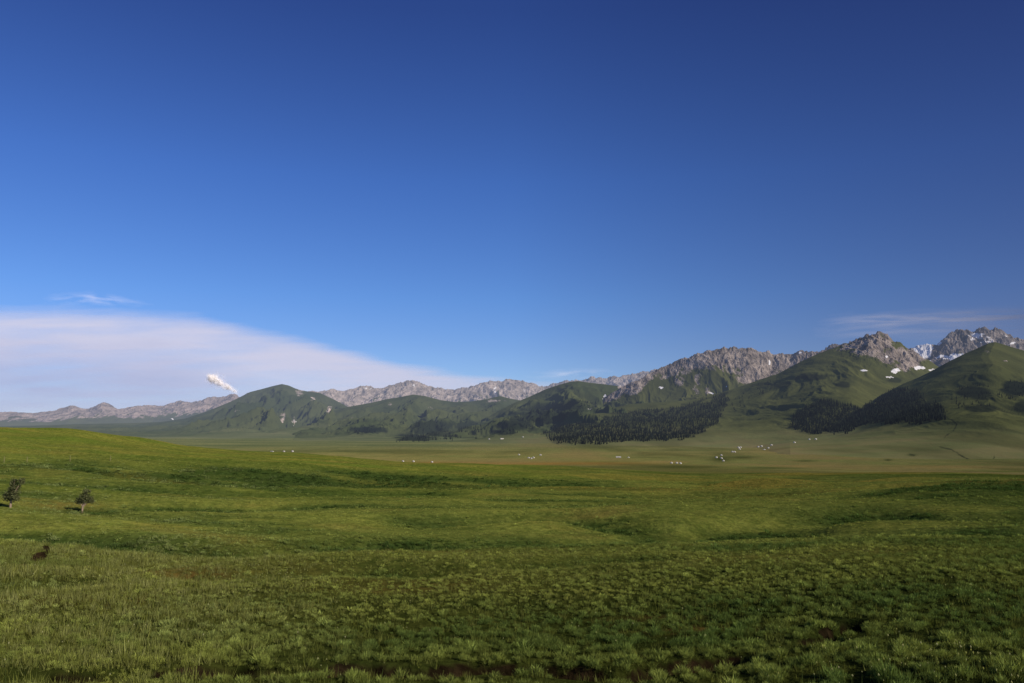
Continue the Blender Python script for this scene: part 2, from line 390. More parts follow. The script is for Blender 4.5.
def mountain(name, sky, Rr_, Rb, mat, label, seed, k=1.35, spur=.3, lam=700, jag=.05, jlam=120, rock=(.9, 1.2), slant=0.0,
             back=.5, snow=(), scrub=(), rocks=(), dryrow=None, res=.55, nrow=230, lines=()):
    x0, x1 = sky[0][0], sky[-1][0]
    nc = int((x1 - x0) / res); pxs = np.linspace(x0, x1, nc)
    az, te = px2dir(pxs, lerpx(pxs, sky))
    lx = pxs * Rr_ / F
    rr = Rr_ * (1 + .06 * fbm(lx / (lam * 2.2), lx * 0 + seed, seed + 3, 2))       # the crest wanders in depth
    zr = te * rr
    t = np.concatenate([np.linspace(0, 1, nrow), 1 + np.geomspace(.004, back, 26)])
    kw = int(34 / res); kk = np.exp(-np.linspace(-2.2, 2.2, 2 * kw + 1) ** 2); kk /= kk.sum()
    zs = np.convolve(np.pad(zr, kw, 'reflect', reflect_type='odd'), kk, 'valid')
    T, AZ = np.meshgrid(t, az, indexing='ij')
    RRg = Rb + (rr[None, :] - Rb) * T
    zb = base_z(AZ * 0 + az[None, :], np.full_like(AZ, Rb)) - 2
    tt = np.clip(T, 0, 1)
    zb = zb + (np.minimum(zs, -20) + 20)[None, :] * .5
    pw = pxs[None, :] + (1 - tt) ** .7 * (62 * fbm(RRg * np.sin(AZ) / (lam * 1.6), RRg * np.cos(AZ) / (lam * 1.6), seed + 41, 3) + 260 * slant)
    rel = np.interp(pw, pxs, zs) * (1 - sstep(.55, .97, tt)) + np.interp(pw, pxs, zr) * sstep(.55, .97, tt) - zb
    prof = (.12 * tt + .88 * tt ** k) * np.where(T > 1, 1 - 1.1 * (T - 1) / back, 1)
    X = RRg * np.sin(AZ); Y = RRg * np.cos(AZ)
    zb = zb - 14 * (1 - sstep(0, .2, tt))
    wx = X + lam * .35 * fbm(X / lam, Y / lam, seed + 5, 3) + slant * (RRg - Rb); wy = Y * .38
    sp = ridged(wx / lam, wy / lam, seed, 5, .52) - .64
    env = np.clip(4 * tt * (1 - tt), 0, 1) ** .8 * sstep(.1, .55, tt) ** 1.2
    hgt = np.maximum(rel, 0)
    Zg = zb + rel * prof + hgt * spur * env * sp
    rockv = np.zeros_like(T)
    elev = tt + .35 * sp * env
    if rock: rockv = sstep(rock[0], rock[1], elev + .12 * fbm(X / 300, Y / 300, seed + 8, 3)) * .9
    rib = ridged(wx / 75, Y / 520, seed + 71, 3)
    px, py = dir2px(X, Y, Zg)
    for (cx, cy, sx, sy, a) in rocks:
        rockv = np.maximum(rockv, a * np.exp(-((px - cx) / sx) ** 2 - ((py - cy) / sy) ** 2))
    rockv = rockv * np.clip(.25 + 1.05 * rib + .5 * sstep(.75, 1, tt), .2, 1.05)
    cr = ridged(X / jlam, Y / jlam * .8, seed + 11, 5, .62) - .66
    cr = cr + .6 * (ridged(X / jlam * .35, Y / jlam * .25, seed + 19, 3, .55) - .62)
    Zg = Zg + hgt * jag * cr * np.clip(rockv * 1.3, 0.05, 1) * np.where(T > 1, 1, 1)
    px, py = dir2px(X, Y, Zg)
    snowv = np.zeros_like(T)
    sjx = px + 5 * fbm(X / 130, Y / 130, seed + 51, 4); sjy = py + 3.2 * fbm(X / 100, Y / 130, seed + 53, 4)
    for (cx, cy, sx, sy, a) in snow:
        snowv = np.maximum(snowv, a * np.exp(-((sjx - cx) / sx) ** 2 - ((sjy - cy) / sy) ** 2))
    darkv = np.zeros_like(T)
    nz = fbm(X / 90, Y / 140, seed + 23, 4)
    for (cx, cy, sx, sy, a) in scrub:
        darkv = np.maximum(darkv, a * sstep(.25, .6, np.exp(-((px - cx) / sx) ** 2 - ((py - cy) / sy) ** 2) + .55 * nz))
    for pts in lines:
        dl = dist_poly(px + 2.2 * fbm(X / 60, Y / 60, 61, 3), py + 1.2 * fbm(X / 60, Y / 60, 63, 3), np.array(pts, float))
        darkv = np.maximum(darkv, .8 * (1 - sstep(.15, 1.0, dl)) * sstep(-.3, .15, nz))
    for poly, names, cnt, lab, grp, thr in STANDS[:2]:
        if name in names:
            jx = 7 * fbm(X / 110, Y / 160, 5, 4)
            darkv = np.maximum(darkv, .4 * pip(px + jx, py + jx + 1.5, poly))
    dryv = np.zeros_like(T)
    if dryrow: dryv = sstep(dryrow - 26, dryrow + 4, py + 8 * fbm(X / 500, Y / 250, seed + 29, 3))
    else: dryv = 1 - sstep(.08, .5, tt + .1 * fbm(X / 500, Y / 250, seed + 29, 3))
    o_ = np.zeros(X.size); vcol = ground_colour(X.ravel(), Y.ravel(), np.hypot(X, Y).ravel(), o_, o_, px.ravel(), py.ravel(), o_) * .84
    me = mesh_from(name, np.stack([X, Y, Zg + CZ], -1).reshape(-1, 3), grid_faces(*T.shape), mat,
                   {'rock': rockv.ravel(), 'snow': snowv.ravel(), 'dark': np.clip(darkv, 0, 1).ravel(), 'dry': dryv.ravel(), 'valley': vcol}, True)
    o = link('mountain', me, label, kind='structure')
    PATCH[name] = dict(X=X, Y=Y, Z=Zg, px=px, py=py, T=T)
    return o

mountain('far_left', [(-90, 416), (-40, 414), (0, 411), (10, 410), (20, 412), (32, 413), (45, 412), (55, 411), (70, 406), (76, 405.5), (85, 408), (95, 406), (103, 402.5), (110, 405), (120, 407.5), (130, 406), (150, 404), (160, 405), (170, 403), (180, 401.5), (190, 402), (200, 401), (210, 398), (218, 396), (230, 395), (240, 397), (248, 393.5), (256, 394.5), (275, 396), (310, 400), (340, 408)],
         13000, 10500, M_FAR, 'distant pale rocky range at the far left', 101, k=1.6, spur=.5, lam=1100, jag=.2, jlam=420, rock=(.42, .75), nrow=120,
         rocks=[(215, 402, 14, 6, .9), (133, 414, 5, 7, .75)], snow=[(172, 419, 2.2, 1.2, .66)])
mountain('center_range', [(285, 402), (300, 393), (312, 391), (322, 390), (335, 389), (345, 390.5), (355, 386), (365, 385), (380, 386), (393, 385), (399, 383), (403, 383), (412, 380), (417, 381), (423, 384), (430, 385), (438, 383.5), (444, 387), (452, 389), (462, 387), (475, 385), (482, 383.5), (492, 380), (500, 380.5), (511, 379), (520, 380), (530, 382), (540, 384.5), (548, 384), (555, 383.5), (565, 381), (580, 379), (590, 377), (602, 377), (612, 374), (620, 376), (630, 373), (645, 371), (655, 367), (662, 366), (700, 366), (760, 380)],
         11600, 9300, M_MID, 'pale rocky range along the middle of the skyline', 131, k=1.5, spur=.4, lam=900, jag=.11, jlam=300, rock=(.3, .62), nrow=150,
         snow=[(371, 388.5, 6, 1.6, .75), (413, 385, 2, 4, .7), (495, 390, 2.5, 6, .68), (440, 391, 3, 1.5, .65), (650, 371, 5, 2, .7), (523, 389, 2, 5, .6)])
mountain('left_green', [(-60, 428), (20, 426), (80, 424), (130, 423), (160, 422), (185, 418.5), (205, 412), (230, 402), (250, 392), (262, 389), (273, 386), (282, 384), (289, 385.6), (298, 389.5), (306, 391), (320, 393), (335, 400), (352, 409), (372, 416), (400, 425), (420, 432)],
         9500, 5000, M_MID, 'broad green mountain with pale scree streaks left of centre', 151, k=2.1, spur=.75, lam=520, jag=.05, jlam=200, rock=(1.08, 1.3), nrow=170,
         rocks=[(283, 418, 5, 10, .62), (294, 421, 3, 7, .6), (329, 410, 5, 5, .75), (300, 392, 7, 6, .65), (240, 411, 10, 2.5, .5), (312, 400, 6, 5, .5)],
         snow=[(295, 422, 1.6, 7, .62)])
mountain('mid_green', [(290, 432), (310, 421), (330, 411), (350, 406.5), (370, 403), (385, 399.5), (400, 397), (413, 394.5), (425, 396), (440, 400), (455, 402), (470, 401.5), (485, 399.5), (500, 396), (512, 399), (530, 402), (560, 405)],
         8300, 3900, M_MID, 'green mountain with a dark wooded foot at the centre', 171, k=2.4, spur=.6, lam=480, jag=.04, jlam=160, rock=(1.15, 1.4), nrow=170,
         rocks=[(390, 404, 5, 2.5, .55), (352, 418, 3, 2, .55), (430, 408, 8, 3, .45), (494, 401, 12, 3, .55)],
         scrub=[(369, 430, 20, 3.5, 1), (432, 428, 22, 9, .85), (415, 438, 20, 4, .9), (468, 427, 14, 7, .8), (460, 434, 40, 3, .8)])
mountain('f_green', [(380, 447), (410, 441), (440, 434), (465, 426), (485, 419), (500, 410), (515, 402.5), (530, 396.5), (545, 389.5), (558, 385), (570, 381.8), (578, 381), (592, 383), (606, 384.5), (620, 386), (650, 388), (690, 395)],
         6900, 3100, M_MID, 'dark green mountain spur right of centre with scattered woodland', 191, k=2.2, spur=.55, lam=450, jag=.04, jlam=130, rock=(1.12, 1.4), nrow=190,
         rocks=[(625, 388, 12, 4, .7)], snow=[(606, 398, 3.2, 2.2, 1), (616, 396, 6, 1.6, .8), (590, 409, 6, 1.5, .65), (618, 390, 2.5, 1.2, .8)],
         scrub=[(540, 415, 26, 9, .8), (515, 425, 20, 7, .9), (505, 432, 14, 3, .8), (570, 408, 24, 8, .65)])
mountain('g_rock', [(505, 446), (530, 438), (555, 426), (580, 411), (605, 397), (620, 388), (640, 378), (650, 372.5), (662, 367), (672, 363), (680, 359), (690, 356), (700, 353.5), (710, 350.5), (722, 348.5), (731, 345.5), (738, 347.5), (746, 347), (753, 347.5), (762, 350), (769, 350.5), (776, 355), (785, 352), (793, 353), (801, 350), (808, 352), (818, 352), (826, 349), (840, 346), (870, 352), (900, 366)],
         6300, 5150, M_NEAR, 'brown rocky peak above the long spruce stand', 211, k=2.0, spur=.2, lam=420, jag=.055, jlam=95, rock=(.72, .98), nrow=260, res=.45, slant=.12,
         rocks=[(760, 372, 30, 20, .95), (735, 362, 30, 10, .8), (785, 365, 20, 10, .9), (680, 380, 8, 9, .7), (697, 383, 7, 13, .75), (708, 388, 5, 9, .7), (648, 376, 12, 4, .6)],
         snow=[(662, 388, 4, 1.5, .72), (727, 387, 3, 1.6, .7), (712, 392, 5, 1.0, .7), (768, 363, 1.5, 4, .7), (800, 353, 3, 1.4, .75)],
         scrub=[(640, 428, 110, 14, .35)], dryrow=447)
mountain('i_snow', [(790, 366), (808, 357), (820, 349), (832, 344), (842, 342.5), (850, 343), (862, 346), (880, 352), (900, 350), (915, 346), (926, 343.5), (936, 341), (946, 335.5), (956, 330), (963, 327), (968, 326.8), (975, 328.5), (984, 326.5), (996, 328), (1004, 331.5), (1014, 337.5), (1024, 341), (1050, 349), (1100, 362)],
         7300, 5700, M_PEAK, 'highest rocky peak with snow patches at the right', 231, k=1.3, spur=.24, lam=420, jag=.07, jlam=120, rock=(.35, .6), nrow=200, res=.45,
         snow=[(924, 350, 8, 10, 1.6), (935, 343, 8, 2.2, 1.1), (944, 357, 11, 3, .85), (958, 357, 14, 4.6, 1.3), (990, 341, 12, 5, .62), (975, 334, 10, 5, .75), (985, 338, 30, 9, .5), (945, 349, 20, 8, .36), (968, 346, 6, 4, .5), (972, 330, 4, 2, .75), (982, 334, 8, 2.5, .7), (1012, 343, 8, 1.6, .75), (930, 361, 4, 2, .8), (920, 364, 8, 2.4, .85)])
mountain('h_right', [(500, 452), (530, 444), (552, 435), (575, 422), (600, 411), (630, 404), (660, 402), (690, 400), (720, 393), (740, 386.5), (760, 379.5), (780, 372.5), (800, 362), (815, 355), (830, 349), (842, 344.5), (852, 341), (862, 336.5), (868, 335), (876, 332.6), (884, 333.5), (892, 338), (902, 343), (912, 349.5), (925, 358), (940, 368), (965, 382), (1000, 400), (1050, 425)],
         5500, 2900, M_NEAR, 'grassy ridge rising to a brown rocky hump at the right', 251, k=2.0, spur=.13, lam=560, jag=.07, jlam=80, rock=(.97, 1.2), nrow=260, res=.45, slant=.15,
         rocks=[(910, 356, 20, 13, 1.0), (872, 342, 26, 16, 1.0), (892, 356, 22, 10, .9), (905, 366, 18, 6, .7), (845, 348, 12, 5, .6), (770, 384, 8, 2, .4)],
         snow=[(887, 356, 2, 2, .9), (895, 371, 5, 3, 1.0), (919, 368, 8, 2.2, .9), (864, 371, 7, 2, .65), (890, 377, 5, 1.2, .7), (932, 370, 7, 1.8, .75), (880, 387, 8, .9, .55)],
         scrub=[(815, 377, 18, 3.5, .8), (843, 384, 8, 3, .8), (895, 380, 8, 3, .7), (775, 385, 22, 3, .5)], dryrow=445)
mountain('j_front', [(690, 449), (740, 441), (780, 433), (815, 428), (845, 418), (870, 404), (890, 391), (905, 383), (920, 377), (935, 369.5), (950, 361), (965, 353.5), (978, 348), (988, 343.5), (995, 342), (1004, 344.5), (1015, 348), (1024, 350.5), (1060, 362), (1110, 380)],
         4600, 1650, M_NEAR, 'steep green mountain with a pointed top at the right edge', 271, k=2.0, spur=.13, lam=520, jag=.03, jlam=90, rock=(1.2, 1.5), nrow=260, res=.45, slant=.1,
         rocks=[(1005, 361, 5, 1.5, .6), (988, 352, 7, 2, .5)],
         scrub=[(975, 393, 18, 7, .85), (1016, 388, 16, 9, .95), (980, 408, 22, 4, .8), (1024, 405, 10, 6, .8), (935, 398, 10, 5, .4), ], lines=[[(938, 410), (946, 417), (957, 424), (953, 431), (945, 436), (944, 440)], [(940, 447), (952, 450), (962, 456), (970, 460), (978, 462)], [(910, 454), (914, 456)], [(886, 459), (890, 461)], [(992, 462), (994, 455)]], dryrow=441)

# ------------------------------------------------------------------ spruces
def cone_tree(seed):
    r_ = np.random.default_rng(seed); V = []; Fc = []; C = []
    def cone(z0, z1, rad, sides, col):
        b = len(V); a0 = r_.random() * 6.28
        for s in range(sides):
            a = a0 + s * 2 * math.pi / sides; q = rad * (.7 + .5 * r_.random())
            V.append((q * math.cos(a), q * math.sin(a), z0 + (.04 * r_.random()))); C.append(col * (.8 + .4 * r_.random()))
        V.append((.01 * r_.normal(), .01 * r_.normal(), z1)); C.append(col * 1.2)
        for s in range(sides): Fc.append((b + s, b + (s + 1) % sides, b + sides))
    cone(0, .3, .022, 5, srgb(60, 48, 38))
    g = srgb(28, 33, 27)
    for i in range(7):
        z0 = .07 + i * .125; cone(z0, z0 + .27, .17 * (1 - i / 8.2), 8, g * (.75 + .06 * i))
    return np.array(V), np.array(Fc), np.array(C)
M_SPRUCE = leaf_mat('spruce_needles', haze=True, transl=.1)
TREES = [(v, f, c * k) for (v, f, c), k in zip([cone_tree(s) for s in range(5)], (.8, 1.0, 1.3, 1.75, .9))]
SPR_ME = [mesh_from('spruce', v, f, M_SPRUCE, {'col': c}) for v, f, c in TREES]

spots = []
# nearest surface per image cell, so that trees stand on the slope one can see
zb = np.full((700, 1400), 1e9)
for nme, P in PATCH.items():
    ix = np.clip(np.round(P['px']).astype(int) + 150, 0, 1399); iy = np.clip(np.round(P['py']).astype(int), 0, 699)
    rr = np.hypot(P['X'], P['Y']); np.minimum.at(zb, (iy.ravel(), ix.ravel()), rr.ravel())
for si, (poly, names, cnt, lab, grp, thr) in enumerate(STANDS):
    cand = []
    for nme in names:
        P = PATCH[nme]; ix = np.clip(np.round(P['px']).astype(int) + 150, 0, 1399); iy = np.clip(np.round(P['py']).astype(int), 0, 699)
        rr = np.hypot(P['X'], P['Y'])
        jx = 7 * fbm(P['X'] / 110, P['Y'] / 160, 5, 4); 
        ok = pip(P['px'] + jx, P['py'] + jx, poly) & (rr < zb[iy, ix] + 130) & (P['T'] <= 1)
        if thr: ok &= fbm(P['X'] / 120, P['Y'] / 170, 300 + si, 3) > thr - .12
        cand.append(np.stack([P['X'][ok], P['Y'][ok], P['Z'][ok]], -1))
    cand = np.concatenate(cand)
    if len(cand) == 0: print('no spots', si); continue
    rr = np.hypot(cand[:, 0], cand[:, 1])
    w = rr * 1.0
    sel = cand[rng.choice(len(cand), min(cnt, len(cand)), replace=False, p=w / w.sum())]
    for q in sel:
        r_ = math.hypot(q[0], q[1]); h = (10 + 11 * rng.random() ** 1.2) * (1 if si < 2 else .75 if si in (6, 7) else 1.0)
        spots.append((h / r_, q[0] + rng.normal() * 4, q[1] + rng.normal() * 4, q[2], h, si))
spots.sort(key=lambda s: -s[0])
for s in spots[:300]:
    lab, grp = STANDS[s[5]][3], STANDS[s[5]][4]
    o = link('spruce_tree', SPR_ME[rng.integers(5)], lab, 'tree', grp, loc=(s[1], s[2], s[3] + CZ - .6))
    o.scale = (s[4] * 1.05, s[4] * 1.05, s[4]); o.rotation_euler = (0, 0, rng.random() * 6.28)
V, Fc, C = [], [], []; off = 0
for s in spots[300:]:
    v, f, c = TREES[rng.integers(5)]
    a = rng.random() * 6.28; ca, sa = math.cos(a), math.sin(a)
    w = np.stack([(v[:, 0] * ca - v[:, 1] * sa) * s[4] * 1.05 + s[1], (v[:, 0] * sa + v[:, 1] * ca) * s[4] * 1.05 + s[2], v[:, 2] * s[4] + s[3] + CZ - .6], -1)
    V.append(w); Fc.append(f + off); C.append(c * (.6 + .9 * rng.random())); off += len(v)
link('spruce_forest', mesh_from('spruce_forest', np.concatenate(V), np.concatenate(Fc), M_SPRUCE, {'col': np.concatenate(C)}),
     'dark spruce forest covering the lower mountain slopes', 'forest', kind='stuff')

# ------------------------------------------------------------------ meadow plants
def clump_templates(K, n, kind, seed, wide=1.0):
    r_ = np.random.default_rng(seed); out = []; hts = []
    for _ in range(n):
        a = r_.random(K) * 6.283
        if kind == 'tussock':      # rounded leafy dome
            rad = .36 * np.sqrt(r_.random(K)); up = r_.random(K)
            zc = .05 + .42 * np.sqrt(np.clip(1 - (rad / .42) ** 2, 0, 1)) * (.45 + .55 * up)
            ctr = np.stack([rad * np.cos(a), rad * np.sin(a), zc], -1)
            nrm = np.stack([np.cos(a) * rad / .36, np.sin(a) * rad / .36, .25 + .5 * up], -1) + r_.normal(0, .22, (K, 3))
            lean = .15 + .55 * rad / .36
            dirn = np.stack([np.cos(a) * lean, np.sin(a) * lean, np.full(K, 1.0)], -1) + r_.normal(0, .24, (K, 3))
            dirn /= np.linalg.norm(dirn, axis=1)[:, None]; ln = .07 + .085 * r_.random(K); wd = (.008 + .011 * r_.random(K)) * wide
        else:                       # upright grass tuft
            rad = .16 * np.sqrt(r_.random(K)); ctr0 = np.stack([rad * np.cos(a), rad * np.sin(a), np.zeros(K)], -1)
            dirn = np.stack([np.cos(a) * .35, np.sin(a) * .35, np.ones(K)], -1) + r_.normal(0, .16, (K, 3))
            dirn /= np.linalg.norm(dirn, axis=1)[:, None]; ln = .08 + .10 * r_.random(K); wd = .006 + .007 * r_.random(K); nrm = r_.normal(0, 1, (K, 3))
            ctr = ctr0 + dirn * ln[:, None]
        side = np.cross(dirn, nrm); side /= np.linalg.norm(side, axis=1)[:, None]
        v = np.stack([ctr - dirn * ln[:, None] + side * wd[:, None], ctr - dirn * ln[:, None] - side * wd[:, None], ctr + dirn * ln[:, None]], 1)
        out.append(v)
    return np.array(out)          # n,K,3,3

def scatter(r0, r1, dens, az_lim=.66):
    area = az_lim * (r1 * r1 - r0 * r0); cnt = int(area * dens)
    r = np.sqrt(r0 * r0 + (r1 * r1 - r0 * r0) * rng.random(cnt)); a = (rng.random(cnt) * 2 - 1) * az_lim
    return r * np.sin(a), r * np.cos(a)

def build_plants(x, y, T, size, col, wide=1.0, zoff=0.0):
    n_, K = T.shape[0], T.shape[1]; cnt = len(x)
    v = T[rng.integers(n_, size=cnt)].reshape(cnt, K * 3, 3).copy()
    a = rng.random(cnt) * 6.283; ca, sa = np.cos(a)[:, None], np.sin(a)[:, None]
    z0 = ground(x, y)
    X = (v[..., 0] * ca - v[..., 1] * sa) * (size * wide)[:, None] + x[:, None]; Y = (v[..., 0] * sa + v[..., 1] * ca) * (size * wide)[:, None] + y[:, None]
    Zz = v[..., 2] * size[:, None]
    c = np.repeat(col[:, None, :], K * 3, 1)
    leafv = np.repeat(rng.normal(1, .20, (cnt, K)), 3, 1)
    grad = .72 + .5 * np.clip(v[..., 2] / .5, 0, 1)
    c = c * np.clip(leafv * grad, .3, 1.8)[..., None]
    return np.stack([X, Y, Zz + z0[:, None] + CZ - .02], -1).reshape(-1, 3), c.reshape(-1, 3)

M_LEAF = leaf_mat('meadow_leaves', transl=.3)
T_TUS = clump_templates(84, 18, 'tussock', 1, 1.0); T_TUS_M = clump_templates(44, 16, 'tussock', 2, 1.7); T_TUS_F = clump_templates(26, 12, 'tussock', 3, 2.4)
T_GR = clump_templates(16, 14, 'grass', 4); T_GR_M = clump_templates(8, 12, 'grass', 5)
PV, PC = [], []; GV, GC = [], []
def herb_colour(x, y, lush, px):
    cnt = len(x)
    m = fbm(x / 7, y / 7, 201, 3)
    c = lerp(np.tile(srgb(136, 143, 70), (cnt, 1)), srgb(86, 103, 50), np.clip(lush * 1.25 + m * .8, 0, 1))
    c = lerp(c, srgb(60, 80, 38), sstep(.75, 1.0, lush) * .8)
    c = lerp(c, srgb(140, 122, 62), np.clip(fbm(x / 14, y / 8, 207, 3) * 2.2 - .7 - lush * .6, 0, .8))
    left = (1 - sstep(150, 420, px)) * np.clip(.4 + 1.6 * fbm(x / 9, y / 9, 211, 2), 0, 1)
    c = lerp(c, srgb(144, 152, 92), left * .6)
    return c * np.clip(rng.normal(1, .17, (cnt, 1)), .5, 1.6)
for (r0, r1, dens, T, wide, dst) in ((17, 30, 44.0, T_TUS, 1.0, 0), (30, 44, 32.0, T_TUS_M, 1.0, 0), (44, 66, 15.0, T_TUS_M, 1.05, 0), (66, 120, 5.0, T_TUS_F, 1.25, 0), (120, 250, 1.4, T_TUS_F, 1.6, 0)):
    x, y = scatter(r0, r1, dens)
    z, lush, soil, bank, px, py = ground(x, y, True)
    keep = (soil < .3 + .3 * rng.random(len(x))) & (bare(x, y) < .25 + .3 * rng.random(len(x))) & (rng.random(len(x)) < ((.8 + .5 * lush) if r0 < 45 else sstep(.3, .75, lush) + (.5 if r0 < 60 else .55)))
    gap = sstep(38, 24, np.hypot(x, y)) * sstep(60, 330, px)
    hum = fbm(x / .64, y / .64, 261, 2) if r0 < 60 else fbm(x / 1.1, y / 1.3, 263, 2)     # the sward stands in small hummocks
    keep &= hum > (-.10 if r0 < 44 else -.08) - .22 * (1 - sstep(80, 380, px)) * (r0 < 44)
    keep &= (fbm(x / 1.3, y / 1.3, 221, 2) > -.30 + .22 * gap) & (rng.random(len(x)) > .35 * gap)
    keep &= (bank > .3) | (np.hypot(x, y) < 190) | (rng.random(len(x)) < .25)
    x, y, lush, px, bank, hum = x[keep], y[keep], lush[keep], px[keep], bank[keep], hum[keep]
    size = (.19 + .26 * rng.random(len(x)) ** 1.8 + .10 * (rng.random(len(x)) < .12)) * (.7 + .6 * lush + .35 * sstep(.8, 1, lush)) * (1 + .4 * bank)
    size = size * (1 + .35 * sstep(34, 24, np.hypot(x, y)) * sstep(60, 330, px)) * (1 + .15 * (r0 > 40))
    size = size * np.clip(.8 + 1.1 * hum, .5, 1.5)
    if r0 > 60: size = size * (1.0 if r0 < 100 else 1.1)
    v, c = build_plants(x, y, T, size, herb_colour(x, y, lush, px) * np.clip(1.14 + .55 * hum, .7, 1.5)[:, None] * (1 - .12 * bank[:, None]), wide); PV.append(v); PC.append(c)  # plant colour lifted on hummocks and lowered in gaps as painted shade
for (r0, r1, dens, T, wide) in ((17, 62, 15.0, T_GR, .9), (62, 125, 3.5, T_GR_M, 1.5), (125, 330, .9, T_GR_M, 3.0)):
    x, y = scatter(r0, r1, dens)
    z, lush, soil, bank, px, py = ground(x, y, True)
    left = 1 - sstep(120, 420, px); keep = (soil < .6) & (rng.random(len(x)) < .55 + .45 * left)
    keep &= (fbm(x / .64, y / .64, 261, 2) > -.28) | (left > .6)
    x, y, lush, px, left = x[keep], y[keep], lush[keep], px[keep], left[keep]
    size = (.5 + .8 * rng.random(len(x)) ** 1.5) * (.75 + .55 * left * np.clip(.5 + 1.5 * fbm(x / 5, y / 5, 231, 2), 0, 1.2))
    if r0 > 60: size = size * (.6 if r0 < 100 else .5)
    c0 = lerp(np.tile(srgb(122, 126, 58), (len(x), 1)), srgb(158, 160, 96), np.clip(rng.random(len(x)) ** 2 * (.5 + left), 0, 1))
    c0 = lerp(c0, srgb(84, 100, 40), lush * .7)
    v, c = build_plants(x, y, T, size, c0 * np.clip(rng.normal(1, .15, (len(x), 1)), .5, 1.5), wide); GV.append(v); GC.append(c)
# seed heads and small pale flowers, thickest in the near right corner
x, y = scatter(17, 60, 5.0)
z, lush, soil, bank, px, py = ground(x, y, True)
k = (soil < .2) & (rng.random(len(x)) < .05 + .75 * sstep(640, 672, py) * sstep(760, 860, px) + .08 * (1 - sstep(200, 420, px)) + .15 * (fbm(x / 6, y / 6, 241, 2) > .3))
x, y, z = x[k], y[k], z[k]; cnt = len(x); hh = (.28 + .3 * rng.random(cnt)); rd = .009 + .014 * rng.random(cnt) ** 1.5
cx = x + rng.normal(0, .04, cnt); cy = y + rng.normal(0, .04, cnt); zt = z + CZ + hh
zero = np.zeros(cnt); f3 = lambda a, b, c: np.stack([a, b, c], -1)
FV = np.stack([f3(cx - rd, cy, zt), f3(cx + rd, cy, zt), f3(cx, cy + rd * .3, zt + rd * 2.2), f3(cx, cy - rd, zt + rd), f3(cx, cy + rd, zt + rd), f3(cx, cy, zt - rd * 1.4),
               f3(x - .006, y, z + CZ), f3(x + .006, y, z + CZ), f3(cx, cy, zt)], 1).reshape(-1, 3)
fc_ = np.repeat(lerp(np.tile(srgb(190, 188, 140), (cnt, 1)), srgb(176, 176, 92), rng.random(cnt))[:, None], 9, 1); fc_[:, 6:] = srgb(96, 110, 56)
PV = np.concatenate(PV); PC = np.concatenate(PC); GV = np.concatenate(GV); GC = np.concatenate(GC)
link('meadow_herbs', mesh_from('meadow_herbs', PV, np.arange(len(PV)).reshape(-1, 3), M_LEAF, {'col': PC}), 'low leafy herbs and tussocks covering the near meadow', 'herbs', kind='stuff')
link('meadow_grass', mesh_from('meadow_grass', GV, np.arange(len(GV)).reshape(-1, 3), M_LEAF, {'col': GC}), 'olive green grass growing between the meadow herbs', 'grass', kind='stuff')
link('meadow_flowers', mesh_from('meadow_flowers', FV, np.arange(len(FV)).reshape(-1, 3), M_LEAF, {'col': fc_.reshape(-1, 3)}), 'tiny pale flower heads sprinkled among the near meadow herbs', 'flowers', kind='stuff')

